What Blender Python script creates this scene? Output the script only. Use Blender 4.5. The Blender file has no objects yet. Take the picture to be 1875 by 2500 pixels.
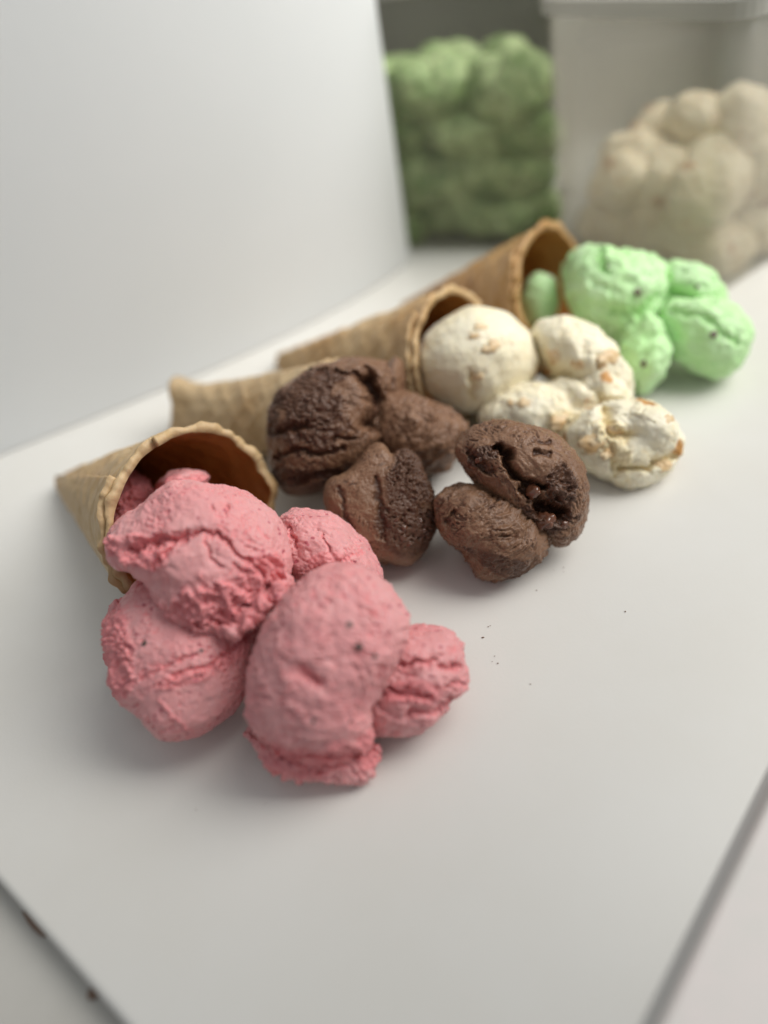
import bpy, bmesh, math, random
import numpy as np
from mathutils import Matrix, Vector

SC = bpy.context.scene
COL = SC.collection
CM = 0.01                                  # all shapes are written in centimetres

# ------------------------------------------------------------------ camera
CAM_H = 27.0
F_PX = 1878.0                              # focal length in pixels of the 1875 x 2500 photograph
PITCH, ROLL = math.radians(40.582), math.radians(11.297)
FW = np.array([0, math.cos(PITCH), -math.sin(PITCH)])
_r0 = np.array([1.0, 0, 0]); _u0 = np.cross(_r0, FW)
RT = math.cos(ROLL) * _r0 - math.sin(ROLL) * _u0
UP = math.cos(ROLL) * _u0 + math.sin(ROLL) * _r0
EYE = np.array([0, 0, CAM_H])

cam_d = bpy.data.cameras.new("camera")
cam = bpy.data.objects.new("camera", cam_d); COL.objects.link(cam)
m = Matrix.Identity(4)
for i in range(3):
    m[i][0], m[i][1], m[i][2], m[i][3] = RT[i], UP[i], -FW[i], EYE[i] * CM
cam.matrix_world = m
cam_d.sensor_fit = 'VERTICAL'; cam_d.sensor_height = 24.0
cam_d.lens = F_PX / 2500.0 * 24.0
cam_d.clip_start = 0.01; cam_d.clip_end = 20
cam_d.dof.use_dof = True
cam_d.dof.focus_distance = 0.337
cam_d.dof.aperture_fstop = cam_d.lens * 0.001 / 0.0138
SC.camera = cam

# ------------------------------------------------------------------ world, lamps, exposure
world = bpy.data.worlds.new("World"); SC.world = world; world.use_nodes = True
bg = world.node_tree.nodes["Background"]
bg.inputs[0].default_value = (0.93, 0.97, 1.0, 1); bg.inputs[1].default_value = 0.33
def area(name, loc, target, size, power, col, size_y=None):
    d = bpy.data.lights.new(name, 'AREA'); d.energy = power; d.color = col
    d.shape = 'RECTANGLE'; d.size = size; d.size_y = size_y or size
    o = bpy.data.objects.new(name, d); COL.objects.link(o)
    o.location = loc
    o.rotation_euler = (Vector(target) - Vector(loc)).to_track_quat('-Z', 'Y').to_euler()
    return o
lamp = area("ceiling_lamp", (0.62, 0.50, 0.84), (-0.16, 0.74, 0.06), 0.95, 5.8, (1.0, 0.985, 0.945))
lamp.data.spread = math.radians(84)
SC.view_settings.view_transform = 'Standard'; SC.view_settings.look = 'None'
SC.view_settings.exposure = 0.0; SC.view_settings.gamma = 1.0

# ------------------------------------------------------------------ helpers
def project(P):
    v = P - EYE; k = v @ FW
    return 937.5 + F_PX * (v @ RT) / k, 1250 - F_PX * (v @ UP) / k, k
def at(x, y, z=0.0):                        # the point at height z that is seen at pixel x, y
    d = FW + RT * (x - 937.5) / F_PX - UP * (y - 1250) / F_PX
    return EYE + d * ((z - CAM_H) / d[2])
def tag(o, label=None, cat=None, group=None, kind=None):
    if label: o['label'] = label
    if cat: o['category'] = cat
    if group: o['group'] = group
    if kind: o['kind'] = kind
    return o
def thing(name, label, cat, loc=(0, 0, 0), group=None):
    o = bpy.data.objects.new(name, None); COL.objects.link(o)
    o.location = Vector(loc) * CM; o.empty_display_size = 0.02
    return tag(o, label, cat, group)
def link(name, me, mat, parent=None):
    o = bpy.data.objects.new(name, me); COL.objects.link(o)
    if mat: me.materials.append(mat)
    if parent:
        o.parent = parent; o.location = -parent.location
    return o
def raw_mesh(name, V, Fc, smooth=True):     # V in cm
    me = bpy.data.meshes.new(name)
    V = np.asarray(V, float) * CM
    me.vertices.add(len(V)); me.vertices.foreach_set('co', V.ravel())
    if isinstance(Fc, np.ndarray):
        n, k = Fc.shape
        me.loops.add(n * k); me.loops.foreach_set('vertex_index', Fc.ravel().astype(np.int32))
        me.polygons.add(n); me.polygons.foreach_set('loop_start', np.arange(n, dtype=np.int32) * k)
        me.update(calc_edges=True)
    else:
        me.clear_geometry(); me.from_pydata(V.tolist(), [], Fc); me.update()
    if smooth: me.polygons.foreach_set('use_smooth', np.ones(len(me.polygons), bool))
    me.validate()
    return me
def verts_np(me):
    a = np.empty(len(me.vertices) * 3); me.vertices.foreach_get('co', a); return a.reshape(-1, 3)
def normals_np(me):
    a = np.empty(len(me.vertices) * 3); me.vertices.foreach_get('normal', a); return a.reshape(-1, 3)

# ---- vectorised gradient noise
_rs = np.random.RandomState(7)
_perm = _rs.permutation(512); _grad = _rs.normal(size=(512, 3)); _grad /= np.linalg.norm(_grad, axis=1)[:, None]
def gnoise(P, seed=0):
    P = P + seed * 17.37
    I = np.floor(P).astype(np.int64); f = P - I
    w = f * f * f * (f * (f * 6 - 15) + 10)
    out = np.zeros(len(P))
    for dx in (0, 1):
        hx = _perm[(I[:, 0] + dx) & 511]
        for dy in (0, 1):
            hy = _perm[(hx + I[:, 1] + dy) & 511]
            for dz in (0, 1):
                h = _perm[(hy + I[:, 2] + dz) & 511]; g = _grad[h]
                dot = g[:, 0] * (f[:, 0] - dx) + g[:, 1] * (f[:, 1] - dy) + g[:, 2] * (f[:, 2] - dz)
                wx = w[:, 0] if dx else 1 - w[:, 0]
                wy = w[:, 1] if dy else 1 - w[:, 1]
                wz = w[:, 2] if dz else 1 - w[:, 2]
                out += wx * wy * wz * dot
    return out * 1.6
def fbm(P, octs=3, seed=0, gain=0.5):
    s = 0; a = 1
    for i in range(octs):
        s = s + a * gnoise(P * 2.03 ** i, seed + i * 3); a *= gain
    return s
def ridged(P, octs=3, seed=0):
    s = 0; a = 1
    for i in range(octs):
        s = s + a * (1 - 2 * np.abs(gnoise(P * 2.03 ** i, seed + i * 5))); a *= 0.5
    return s / 1.6
def worley(P, seed=0):                      # distance to the nearest jittered cell point
    P = P + seed * 5.1
    I = np.floor(P).astype(np.int64); best = np.full(len(P), 9.0)
    for dx in (-1, 0, 1):
        for dy in (-1, 0, 1):
            for dz in (-1, 0, 1):
                C = I + (dx, dy, dz)
                h = _perm[(_perm[(_perm[C[:, 0] & 511] + C[:, 1]) & 511] + C[:, 2]) & 511]
                q = C + 0.5 + _grad[h] * 0.45
                best = np.minimum(best, ((P - q) ** 2).sum(1))
    return np.sqrt(best)
def sstep(a, b, x):
    t = np.clip((x - a) / (b - a), 0, 1); return t * t * (3 - 2 * t)

# ---- unit icospheres
def ico(n):
    bm = bmesh.new(); bmesh.ops.create_icosphere(bm, subdivisions=n, radius=1)
    V = np.array([v.co[:] for v in bm.verts]); Fc = np.array([[v.index for v in f.verts] for f in bm.faces]); bm.free()
    return V, Fc
ICO = {n: ico(n) for n in (1, 2, 3, 4, 5)}

# ellipsoid in the photograph's own axes: E(px, py, z, a_px, b_px, depth_cm, angle, lump)
def E(px, py, z, a, b, c, ang=0, lump=0.05, n=4, tilt=0):
    o = at(px, py, z); s = ((o - EYE) @ FW) / F_PX
    t = math.radians(ang)
    e1 = RT * math.cos(t) + UP * math.sin(t); e2 = -RT * math.sin(t) + UP * math.cos(t); e3 = FW
    if tilt:
        k = math.radians(tilt); e2, e3 = e2 * math.cos(k) + e3 * math.sin(k), e3 * math.cos(k) - e2 * math.sin(k)
    V, Fc = ICO[n]
    W = V * (1 + lump * gnoise(V * 1.3 + np.array([px * .013, py * .017, 0])))[:, None]
    return o + W[:, :1] * a * s * e1 + W[:, 1:2] * b * s * e2 + W[:, 2:] * c * e3, Fc
def S(poly, ctr, z, depth, full=1.0, back=1.0, n=5, lump=.04, tilt=0.0):
    """rounded body whose outline, seen from the front, follows poly (px round ctr); depth in cm, real volume"""
    o = at(ctr[0], ctr[1], z); s = ((o - EYE) @ FW) / F_PX
    p = np.array(poly, float) - ctr; p[:, 1] *= -1
    th = np.arctan2(p[:, 1], p[:, 0]); rr = np.hypot(p[:, 0], p[:, 1]); k = np.argsort(th); th = th[k]; rr = rr[k]
    g = np.linspace(-math.pi, math.pi, 361)[:-1]; R = np.interp(g, np.r_[th - 2 * math.pi, th, th + 2 * math.pi], np.r_[rr, rr, rr])
    def sm(a, w):
        f = np.exp(-.5 * (np.arange(-3 * w, 3 * w + 1) / w) ** 2); f /= f.sum()
        return np.convolve(np.r_[a[-3 * w:], a, a[:3 * w]], f, 'valid')
    Rf, Rs = sm(R, 3), sm(R, 16)
    V, Fc = ICO[n]; rho = np.hypot(V[:, 0], V[:, 1]); t = np.arctan2(V[:, 1], V[:, 0])
    gi = np.r_[g, math.pi]
    a = np.interp(t, gi, np.r_[Rf, Rf[0]]); b = np.interp(t, gi, np.r_[Rs, Rs[0]])
    rad = (b + (a - b) * rho ** 3) * rho ** (1 / full if full > 1 else 1) * s
    zz = np.sign(V[:, 2]) * np.abs(V[:, 2]) ** (1 / full) * depth
    zz = np.where(zz > 0, zz * back, zz)
    zz = zz * (1 + lump * gnoise(V * 1.2 + np.array([ctr[0] * .01, 0, 0])))
    yy = rad * np.sin(t)
    return o + (rad * np.cos(t))[:, None] * RT + yy[:, None] * UP + (zz + tilt * yy)[:, None] * FW, Fc
def chain(pts, r, seed=0, n=14, jit=0.35, zf=1.0):   # ragged string of lumps through (px, py, z)
    R = random.Random(seed); out = []
    pts = np.array(pts, float); seg = np.linspace(0, len(pts) - 1.001, n)
    for t in seg:
        i = int(t); p = pts[i] + (pts[i + 1] - pts[i]) * (t - i)
        k = r * (0.7 + R.random() * 0.6)
        p = p + np.array([R.uniform(-1, 1) * r * jit, R.uniform(-1, 1) * r * jit, R.uniform(-.12, .12)])
        s = 34 / F_PX
        out.append(E(p[0], p[1], max(p[2], .25), k * R.uniform(.8, 1.4), k * R.uniform(.7, 1.1), k * s * zf, R.uniform(0, 180), .35, 3))
    return out
def remesh(name, parts, vox):
    V = []; Fc = []; k = 0
    for v, f in parts:
        V.append(v); Fc.append(f + k); k += len(v)
    me = raw_mesh('tmp', np.vstack(V), np.vstack(Fc))
    ob = bpy.data.objects.new('tmp', me); COL.objects.link(ob)
    md = ob.modifiers.new('r', 'REMESH'); md.mode = 'VOXEL'; md.voxel_size = vox * CM; md.use_smooth_shade = True
    dg = bpy.context.evaluated_depsgraph_get(); dg.update()
    out = bpy.data.meshes.new_from_object(ob.evaluated_get(dg))
    out.name = name
    bpy.data.objects.remove(ob); bpy.data.meshes.remove(me)
    return out

def laplace(me, V, it=2, lam=0.5):
    e = np.empty(len(me.edges) * 2, np.int32); me.edges.foreach_get('vertices', e); e = e.reshape(-1, 2)
    cnt = np.bincount(e.ravel(), minlength=len(V))[:, None]
    for _ in range(it):
        s = np.zeros_like(V)
        for c in range(3):
            s[:, c] = np.bincount(e[:, 0], V[e[:, 1], c], len(V)) + np.bincount(e[:, 1], V[e[:, 0], c], len(V))
        V = V + lam * (s / cnt - V)
    return V

def discs(X, Y, lst, warp):
    m = np.zeros(len(X))
    for d in lst:
        px, py, r = d[:3]; r2 = d[3] if len(d) > 3 else r; a = math.radians(d[4]) if len(d) > 4 else 0
        ux = (X - px) * math.cos(a) - (Y - py) * math.sin(a); uy = (X - px) * math.sin(a) + (Y - py) * math.cos(a)
        q = np.sqrt((ux / r) ** 2 + (uy / r2) ** 2) + warp * 0.45
        m = np.maximum(m, 1 - sstep(0.75, 1.1, q))
    return m
def polyd(X, Y, pts):
    d = np.full(len(X), 1e9)
    for (x0, y0), (x1, y1) in zip(pts[:-1], pts[1:]):
        vx, vy = x1 - x0, y1 - y0; L = vx * vx + vy * vy
        t = np.clip(((X - x0) * vx + (Y - y0) * vy) / L, 0, 1)
        d = np.minimum(d, np.hypot(X - x0 - t * vx, Y - y0 - t * vy))
    return d

def scoop(name, parts, vox, mat, seed=0, streak=0, lump=.16, wrinkle=.05, wr_f=(.7, 2.6), dash=.05, dash_t=.28, torn=(), torn_d=.22, torn_f=1.5,
          foam=(), foam_f=4.5, cracks=(), fine=.012, rag=.06, dimple=0, dim_f=(1.1, 2.2), smooth=1, parent=None, floor=0.0):
    me = remesh(name, parts, vox)
    V = verts_np(me) / CM
    V = laplace(me, V, smooth)
    me.vertices.foreach_set('co', (V * CM).ravel()); me.update()
    N = normals_np(me)
    t = math.radians(streak)
    e1 = RT * math.cos(t) + UP * math.sin(t); e2 = -RT * math.sin(t) + UP * math.cos(t)
    Q = np.stack([V @ e1, V @ e2, V @ FW], 1)
    X, Y, K = project(V); face = ((EYE - V) * N).sum(1) > 0
    wlow = gnoise(V * .9, seed + 1) + .5 * gnoise(V * 2.3, seed + 2)
    M = discs(X, Y, torn, wlow) * face if torn else np.zeros(len(V))
    D = lump * fbm(V * .38, 3, seed)
    warp = np.stack([gnoise(V * .8, seed + 31), gnoise(V * .8, seed + 32), gnoise(V * .8, seed + 33)], 1) * .5
    Qw = Q + warp
    if wrinkle:
        w = ridged(Qw * (wr_f[0], wr_f[1], wr_f[1] * .8), 2, seed + 4)
        D -= 1.5 * wrinkle * sstep(.62, 1.0, w) * sstep(-.15, .45, wlow) * (1 - M)
    D += rag * fbm(V * 1.5, 3, seed + 40)
    if dimple: D += dimple * fbm(Qw * (dim_f[0], dim_f[1], dim_f[1]), 3, seed + 44, .55) * sstep(-.5, .4, wlow + .2)
    pit = np.zeros(len(V))
    if dash:
        n1 = gnoise(Qw * (2.6, 7.5, 6), seed + 6); n2 = gnoise(Qw * (5.5, 13, 10), seed + 7)
        reg = sstep(-.25, .35, gnoise(V * .75, seed + 8))
        pit = np.maximum(sstep(dash_t, dash_t + .2, n1), .8 * sstep(dash_t + .02, dash_t + .25, n2)) * reg
        D -= dash * pit
    if torn:
        r = ridged(Qw * (torn_f, torn_f * 1.5, torn_f * 1.4), 4, seed + 10)
        D += M * (torn_d * (r - .35) + .25 * torn_d * gnoise(V * 7, seed + 11) + .12 * torn_d * gnoise(V * 15, seed + 12))
    if foam:
        Mf = discs(X, Y, foam, wlow * .4) * face
        Vf = V + .12 * np.stack([gnoise(V * 3, 1), gnoise(V * 3, 2), gnoise(V * 3, 3)], 1) / 1.0; fr = .35 + .9 * sstep(-.5, .5, gnoise(V * 1.6, seed + 19))
        w1 = worley(Vf * foam_f, seed + 13) / fr; w2 = worley(Vf * foam_f * 1.9, seed + 14) + .12 * gnoise(V * 6, 5)
        D -= Mf * (.16 * (1 - sstep(.12, .5, w1)) + .06 * (1 - sstep(.1, .5, w2)) - .04)
        M = np.maximum(M, Mf)
    D += fine * 1.5 * fbm(V * 8, 2, seed + 15) + fine * .5 * gnoise(V * 24, seed + 16)
    ck = np.zeros(len(V)); C3 = np.zeros_like(V)
    if cracks:
        wx = X + 9 * gnoise(V * 2.2, seed + 20) + 4 * gnoise(V * 6, seed + 21)
        wy = Y + 9 * gnoise(V * 2.2, seed + 22) + 4 * gnoise(V * 6, seed + 23)
        for pts, wid, dep in cracks:
            d = polyd(wx, wy, pts)
            g = np.exp(-(d / wid) ** 2) * face
            C3 += (dep * 1.7 * g)[:, None] * FW
            ck = np.maximum(ck, g)
    V2 = V + N * D[:, None] + C3
    if floor is not None:
        V2[:, 2] = np.maximum(V2[:, 2], floor + .02)
    me.vertices.foreach_set('co', (V2 * CM).ravel())
    # attribute: fresh interior exposed (tears, pits, cracks) against the smeared skin
    a = me.attributes.new('fresh', 'FLOAT', 'POINT')
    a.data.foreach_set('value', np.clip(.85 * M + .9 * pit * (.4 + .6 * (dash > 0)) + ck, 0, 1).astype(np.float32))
    me.polygons.foreach_set('use_smooth', np.ones(len(me.polygons), bool))
    me.update()
    ob = link(name, me, mat)
    return ob
def rebase(ob):                              # move the origin to the base of the thing
    V = verts_np(ob.data); c = V.mean(0); c[2] = V[:, 2].min()
    ob.data.vertices.foreach_set('co', (V - c).ravel()); ob.data.update(); ob.location = c
    return ob
def surf_at(ob, px, py):
    me = ob.data; V = verts_np(me) / CM + np.array(ob.location) / CM; N = normals_np(me)
    X, Y, K = project(V); f = ((EYE - V) * N).sum(1) > 0
    d = np.hypot(X - px, Y - py); d[~f] += 1e5
    near = np.where(d < d.min() + 6)[0]; i = near[K[near].argmin()]
    return V[i], N[i]
def bead(name, ob, px, py, rad, mat, flat=.6, seed=0, sink=.2, lump=.25, n=3, elong=1.0):
    """a small piece embedded in the surface of ob, as a child of it (rad in cm)"""
    c, nn = surf_at(ob, px, py); nn = Vector(nn); q = nn.to_track_quat('Z', 'Y').to_matrix()
    V, Fc = ICO[n]
    W = V * (1 + lump * gnoise(V * 1.6 + seed * 3.3))[:, None] * rad * np.array([elong, 1, flat])
    W = W @ np.array(q).T + c - np.array(nn) * rad * sink
    me = raw_mesh(name, W, Fc)
    o = link(name, me, mat); o.parent = ob
    V2 = verts_np(me) - np.array(ob.location); me.vertices.foreach_set('co', V2.ravel()); me.update()
    return o

# ------------------------------------------------------------------ materials
def new_mat(name):
    m = bpy.data.materials.new(name); m.use_nodes = True
    nt = m.node_tree; return m, nt, nt.nodes['Principled BSDF']
def noise_node(nt, scale, detail=3, rough=.5, coord=None):
    n = nt.nodes.new('ShaderNodeTexNoise'); n.inputs['Scale'].default_value = scale
    n.inputs['Detail'].default_value = detail; n.inputs['Roughness'].default_value = rough
    if coord: nt.links.new(coord, n.inputs['Vector'])
    return n
def ramp(nt, src, stops):
    r = nt.nodes.new('ShaderNodeValToRGB'); nt.links.new(src, r.inputs[0])
    el = r.color_ramp.elements
    while len(el) < len(stops): el.new(.5)
    for e, (p, c) in zip(el, stops):
        e.position = p; e.color = (*c, 1) if len(c) == 3 else c
    return r
def mixc(nt, fac, a, b, mode='MIX'):
    n = nt.nodes.new('ShaderNodeMix'); n.data_type = 'RGBA'; n.blend_type = mode
    for s, v in ((n.inputs[0], fac), (n.inputs[6], a), (n.inputs[7], b)):
        if hasattr(v, 'is_linked') or hasattr(v, 'links'): nt.links.new(v, s)
        elif isinstance(v, (int, float)): s.default_value = v
        else: s.default_value = (*v, 1)
    return n.outputs[2]
def bump(nt, bsdf, h, strength, dist):
    b = nt.nodes.new('ShaderNodeBump'); b.inputs['Strength'].default_value = strength
    b.inputs['Distance'].default_value = dist; nt.links.new(h, b.inputs['Height']); nt.links.new(b.outputs[0], bsdf.inputs['Normal'])
    return b
def ice(name, skin, skin2, fresh, rough=.5, sss=.35, rad=(1, .4, .3), scale=.0014, spots=None, spec=.35, bs=.5):
    m, nt, B = new_mat(name)
    tc = nt.nodes.new('ShaderNodeNewGeometry').outputs['Position']
    n1 = noise_node(nt, 38, 4, .6, tc)
    base = mixc(nt, ramp(nt, n1.outputs[0], [(.38, (0, 0, 0)), (.62, (1, 1, 1))]).outputs[0], skin, skin2)
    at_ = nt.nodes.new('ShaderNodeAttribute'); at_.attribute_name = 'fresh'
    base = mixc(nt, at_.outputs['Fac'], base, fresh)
    if spots:                                # small flecks: toffee bits, and crevice shade painted dark rose in the pink
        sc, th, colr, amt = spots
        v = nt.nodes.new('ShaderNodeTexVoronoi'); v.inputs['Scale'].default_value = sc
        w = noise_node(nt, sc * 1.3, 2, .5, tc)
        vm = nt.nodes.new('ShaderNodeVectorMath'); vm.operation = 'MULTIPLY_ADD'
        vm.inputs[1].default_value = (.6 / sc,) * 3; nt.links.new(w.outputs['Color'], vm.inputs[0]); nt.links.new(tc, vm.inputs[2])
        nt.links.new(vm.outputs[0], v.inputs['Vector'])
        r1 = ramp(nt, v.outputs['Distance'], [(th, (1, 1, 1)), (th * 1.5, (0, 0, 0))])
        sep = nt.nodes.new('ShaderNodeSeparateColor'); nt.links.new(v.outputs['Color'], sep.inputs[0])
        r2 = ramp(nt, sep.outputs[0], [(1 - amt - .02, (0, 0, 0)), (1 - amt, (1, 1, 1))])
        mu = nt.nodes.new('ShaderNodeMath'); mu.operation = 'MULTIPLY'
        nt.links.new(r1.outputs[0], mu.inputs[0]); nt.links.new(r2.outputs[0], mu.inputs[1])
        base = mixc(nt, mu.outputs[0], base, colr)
    nt.links.new(base, B.inputs['Base Color'])
    B.inputs['Roughness'].default_value = rough; B.inputs['Specular IOR Level'].default_value = spec
    B.inputs['Subsurface Weight'].default_value = sss; B.inputs['Subsurface Radius'].default_value = rad
    B.inputs['Subsurface Scale'].default_value = scale
    f1 = noise_node(nt, 900, 3, .65, tc); bump(nt, B, f1.outputs[0], bs, .0006)
    return m
M_PINK = ice('strawberry_ice_cream', (.72, .315, .32), (.75, .37, .37), (.76, .27, .28), rough=.42, spots=(330, .22, (.50, .13, .16), .17))  # dark rose spots paint the shade of tiny crevices
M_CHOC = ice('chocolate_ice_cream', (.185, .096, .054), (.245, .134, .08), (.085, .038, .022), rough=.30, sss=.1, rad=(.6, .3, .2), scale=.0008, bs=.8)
M_WET = ice('wet_chocolate', (.11, .045, .025), (.14, .055, .03), (.07, .025, .014), rough=.12, sss=.1, rad=(.6, .3, .2), scale=.002, spec=.7, bs=.15)
M_VAN = ice('vanilla_toffee_ice_cream', (.87, .79, .58), (.89, .83, .66), (.86, .73, .46), rough=.5, rad=(1, .85, .6), spots=(75, .3, (.55, .28, .09), .16))
M_TUBV = ice('toffee_ice_cream_in_tub', (.86, .73, .52), (.90, .79, .60), (.68, .46, .27), rough=.55, rad=(1, .8, .5), spots=(60, .34, (.55, .32, .18), .14))
M_MINT = ice('mint_ice_cream', (.54, .83, .40), (.62, .86, .50), (.44, .74, .31), rough=.5, rad=(.6, 1, .5))
M_TUBG = ice('shaded_mint_ice_cream_in_tub', (.22, .34, .12), (.56, .68, .36), (.07, .13, .04), rough=.55, rad=(.6, 1, .5))  # shade inside the tub put into the greens, darkest in the pits

def simple(name, col, rough=.5, spec=.5, trans=0, metal=0, nz=None, bp=None):
    m, nt, B = new_mat(name)
    if nz:
        tc = nt.nodes.new('ShaderNodeNewGeometry').outputs['Position']
        n = noise_node(nt, nz[0], 4, .6, tc)
        nt.links.new(mixc(nt, ramp(nt, n.outputs[0], [(.35, (0, 0, 0)), (.65, (1, 1, 1))]).outputs[0], col, nz[1]), B.inputs['Base Color'])
        if bp:
            f = noise_node(nt, bp[0], 3, .6, tc); bump(nt, B, f.outputs[0], bp[1], bp[2])
    else: B.inputs['Base Color'].default_value = (*col, 1)
    B.inputs['Roughness'].default_value = rough; B.inputs['Specular IOR Level'].default_value = spec
    B.inputs['Transmission Weight'].default_value = trans; B.inputs['Metallic'].default_value = metal
    return m
M_BOARD = simple('white_cutting_board_plastic', (.71, .69, .645), .27, .5, nz=(9, (.735, .72, .685)), bp=(700, .12, .0004))
M_PANEL = simple('white_panel_plastic', (.77, .785, .785), .45, .35, nz=(5, (.80, .81, .81)), bp=(500, .1, .0004))
_nt = M_PANEL.node_tree; _B = _nt.nodes['Principled BSDF']; _T = _nt.nodes.new('ShaderNodeBsdfTranslucent'); _T.inputs[0].default_value = (.82, .84, .84, 1)
_mx = _nt.nodes.new('ShaderNodeMixShader'); _mx.inputs[0].default_value = .22
_nt.links.new(_B.outputs[0], _mx.inputs[1]); _nt.links.new(_T.outputs[0], _mx.inputs[2]); _nt.links.new(_mx.outputs[0], _nt.nodes['Material Output'].inputs['Surface'])
M_RAIL = simple('pale_stone_rail', (.86, .79, .76), .3, .5, nz=(40, (.80, .77, .73)))
M_COUNTER = simple('grey_counter', (.50, .48, .44), .35, .5, nz=(14, (.56, .54, .50)))
M_GREYWALL = simple('grey_back_wall', (.20, .19, .175), .7, .3, nz=(3, (.25, .235, .22)))
M_SLATE = simple('slate_panel', (.075, .10, .115), .5, .4, nz=(6, (.10, .12, .13)))
M_CHIP = simple('chocolate_chip', (.12, .10, .06), .35, .5)
M_TOFFEE = simple('toffee_bit', (.64, .42, .20), .4, .4, nz=(200, (.78, .62, .40)))
M_FRUIT = simple('dark_fruit_seed', (.10, .07, .06), .4, .5)
M_CRUMB = simple('crumb', (.22, .14, .10), .6, .3)

def wafer_mat(name, c1, c2, toast, rough):
    m, nt, B = new_mat(name)
    tc = nt.nodes.new('ShaderNodeNewGeometry').outputs['Position']
    n = noise_node(nt, 60, 5, .65, tc); n2 = noise_node(nt, 22, 3, .5, tc)
    c = mixc(nt, ramp(nt, n.outputs[0], [(.3, (0, 0, 0)), (.7, (1, 1, 1))]).outputs[0], c1, c2)
    c = mixc(nt, ramp(nt, n2.outputs[0], [(.5, (0, 0, 0)), (.72, (.8, .8, .8))]).outputs[0], c, toast)
    nt.links.new(c, B.inputs['Base Color']); B.inputs['Roughness'].default_value = rough
    B.inputs['Subsurface Weight'].default_value = .15; B.inputs['Subsurface Scale'].default_value = .003
    B.inputs['Subsurface Radius'].default_value = (1, .6, .3)
    f = noise_node(nt, 600, 4, .6, tc); bump(nt, B, f.outputs[0], .4, .0008)
    return m
M_WAF = wafer_mat('wafer_outside', (.50, .34, .17), (.60, .43, .24), (.42, .24, .09), .55)
M_WAFIN = wafer_mat('wafer_inside_shaded', (.33, .13, .03), (.42, .18, .045), (.24, .08, .016), .4)  # toasted inner face, its colour also darkened for the shade inside the cone
M_PALEWAF = wafer_mat('wafer_pale', (.43, .31, .17), (.50, .37, .22), (.38, .24, .11), .6)
M_DARKWAF = wafer_mat('wafer_well_baked', (.44, .25, .09), (.52, .32, .14), (.34, .16, .05), .5)

def plastic_clear(name, col, alpha, rough=.25):
    m, nt, B = new_mat(name)
    B.inputs['Base Color'].default_value = (*col, 1); B.inputs['Roughness'].default_value = rough
    t = nt.nodes.new('ShaderNodeBsdfTransparent'); t.inputs[0].default_value = (.97, .97, .95, 1)
    mx = nt.nodes.new('ShaderNodeMixShader'); mx.inputs[0].default_value = alpha
    nt.links.new(t.outputs[0], mx.inputs[1]); nt.links.new(B.outputs[0], mx.inputs[2])
    nt.links.new(mx.outputs[0], nt.nodes['Material Output'].inputs['Surface'])
    return m
M_TUB = plastic_clear('cloudy_tub_plastic', (.55, .53, .47), .27)
M_TUBD = plastic_clear('smoky_tub_plastic', (.30, .30, .25), .14)
M_RIM = plastic_clear('cloudy_rim_plastic', (.50, .49, .45), .45)

# ------------------------------------------------------------------ the setting
def slab(poly, z0, z1, bev, name, seg=4):
    """extruded polygon with a rounded top edge (cm)"""
    bm = bmesh.new(); vs = [bm.verts.new((x, y, z0)) for x, y in poly]
    f = bm.faces.new(vs); f.normal_update()
    if f.normal.z < 0: f.normal_flip()
    r = bmesh.ops.extrude_face_region(bm, geom=[f]); top = [g for g in r['geom'] if isinstance(g, bmesh.types.BMVert)]
    for v in top: v.co.z = z1
    bmesh.ops.recalc_face_normals(bm, faces=bm.faces[:])
    bm.normal_update()
    eg = [e for e in bm.edges if all(abs(v.co.z - z1) < 1e-6 for v in e.verts) or abs(e.verts[0].co.z - e.verts[1].co.z) > 1e-4]
    if bev: bmesh.ops.bevel(bm, geom=eg, offset=bev, segments=seg, affect='EDGES', profile=.5)
    for v in bm.verts: v.co *= CM
    me = bpy.data.meshes.new(name); bm.to_mesh(me); bm.free()
    for p in me.polygons: p.use_smooth = bool(bev)
    return me
def dirv(deg): return np.array([math.cos(math.radians(deg)), math.sin(math.radians(deg))])
# board: left-front edge through (-16.8, 14.8) running at 134.6 deg, right edge through (11.2, 12.3) running at 43 deg
A0 = np.array([-16.8, 14.8]); dA = dirv(134.6); B0 = np.array([11.2, 12.3]); dB = dirv(43.5)
M2 = np.array([dA, -dB]).T; s_, t_ = np.linalg.solve(M2, B0 - A0); CORNER = A0 + dA * s_
P1 = CORNER + dB * 100; P3 = CORNER + dA * 62; P2 = P3 + dB * 100
board = link('cutting_board', slab([tuple(CORNER), tuple(P1), tuple(P2), tuple(P3)], -1.1, 0, .3, 'cutting_board'), M_BOARD)
tag(board, 'large white plastic cutting board that the cones and scoops lie on', 'cutting board')
# right rail: a pale ledge along the right edge
off = np.array([dB[1], -dB[0]])
ZR = .5
g0 = at(1610, 2500, ZR)[:2]; g1 = at(1875, 1950, ZR)[:2]; dR = (g1 - g0) / np.linalg.norm(g1 - g0); off = np.array([dR[1], -dR[0]])
r0 = g0 - dR * 15; r1 = g0 + dR * 120
RW = 2.7
f0 = at(1565, 2500, 0)[:2]; cw = abs((f0 - g0) @ off)                 # foot of the coved inner face
prof = [(-cw * (1 - t), .012 + (ZR - .2) * t ** 1.7) for t in np.linspace(0, 1, 12)] + [(.05, ZR - .08), (.16, ZR), (RW - .3, ZR), (RW - .08, ZR - .08), (RW, ZR - .3), (RW, -1.1), (-cw + .9, -1.1)]
ends = [g0 - dR * 15, g0 + dR * 120]; Vr = []
for e in ends:
    for u_, z_ in prof: Vr.append((*(e + off * u_), z_))
n_ = len(prof); Fr_ = [(i, (i + 1) % n_, (i + 1) % n_ + n_, i + n_) for i in range(n_)] + [tuple(range(n_))[::-1], tuple(range(n_, 2 * n_))]
rail = link('pale_ledge', raw_mesh('pale_ledge', Vr, Fr_), M_RAIL)
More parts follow.
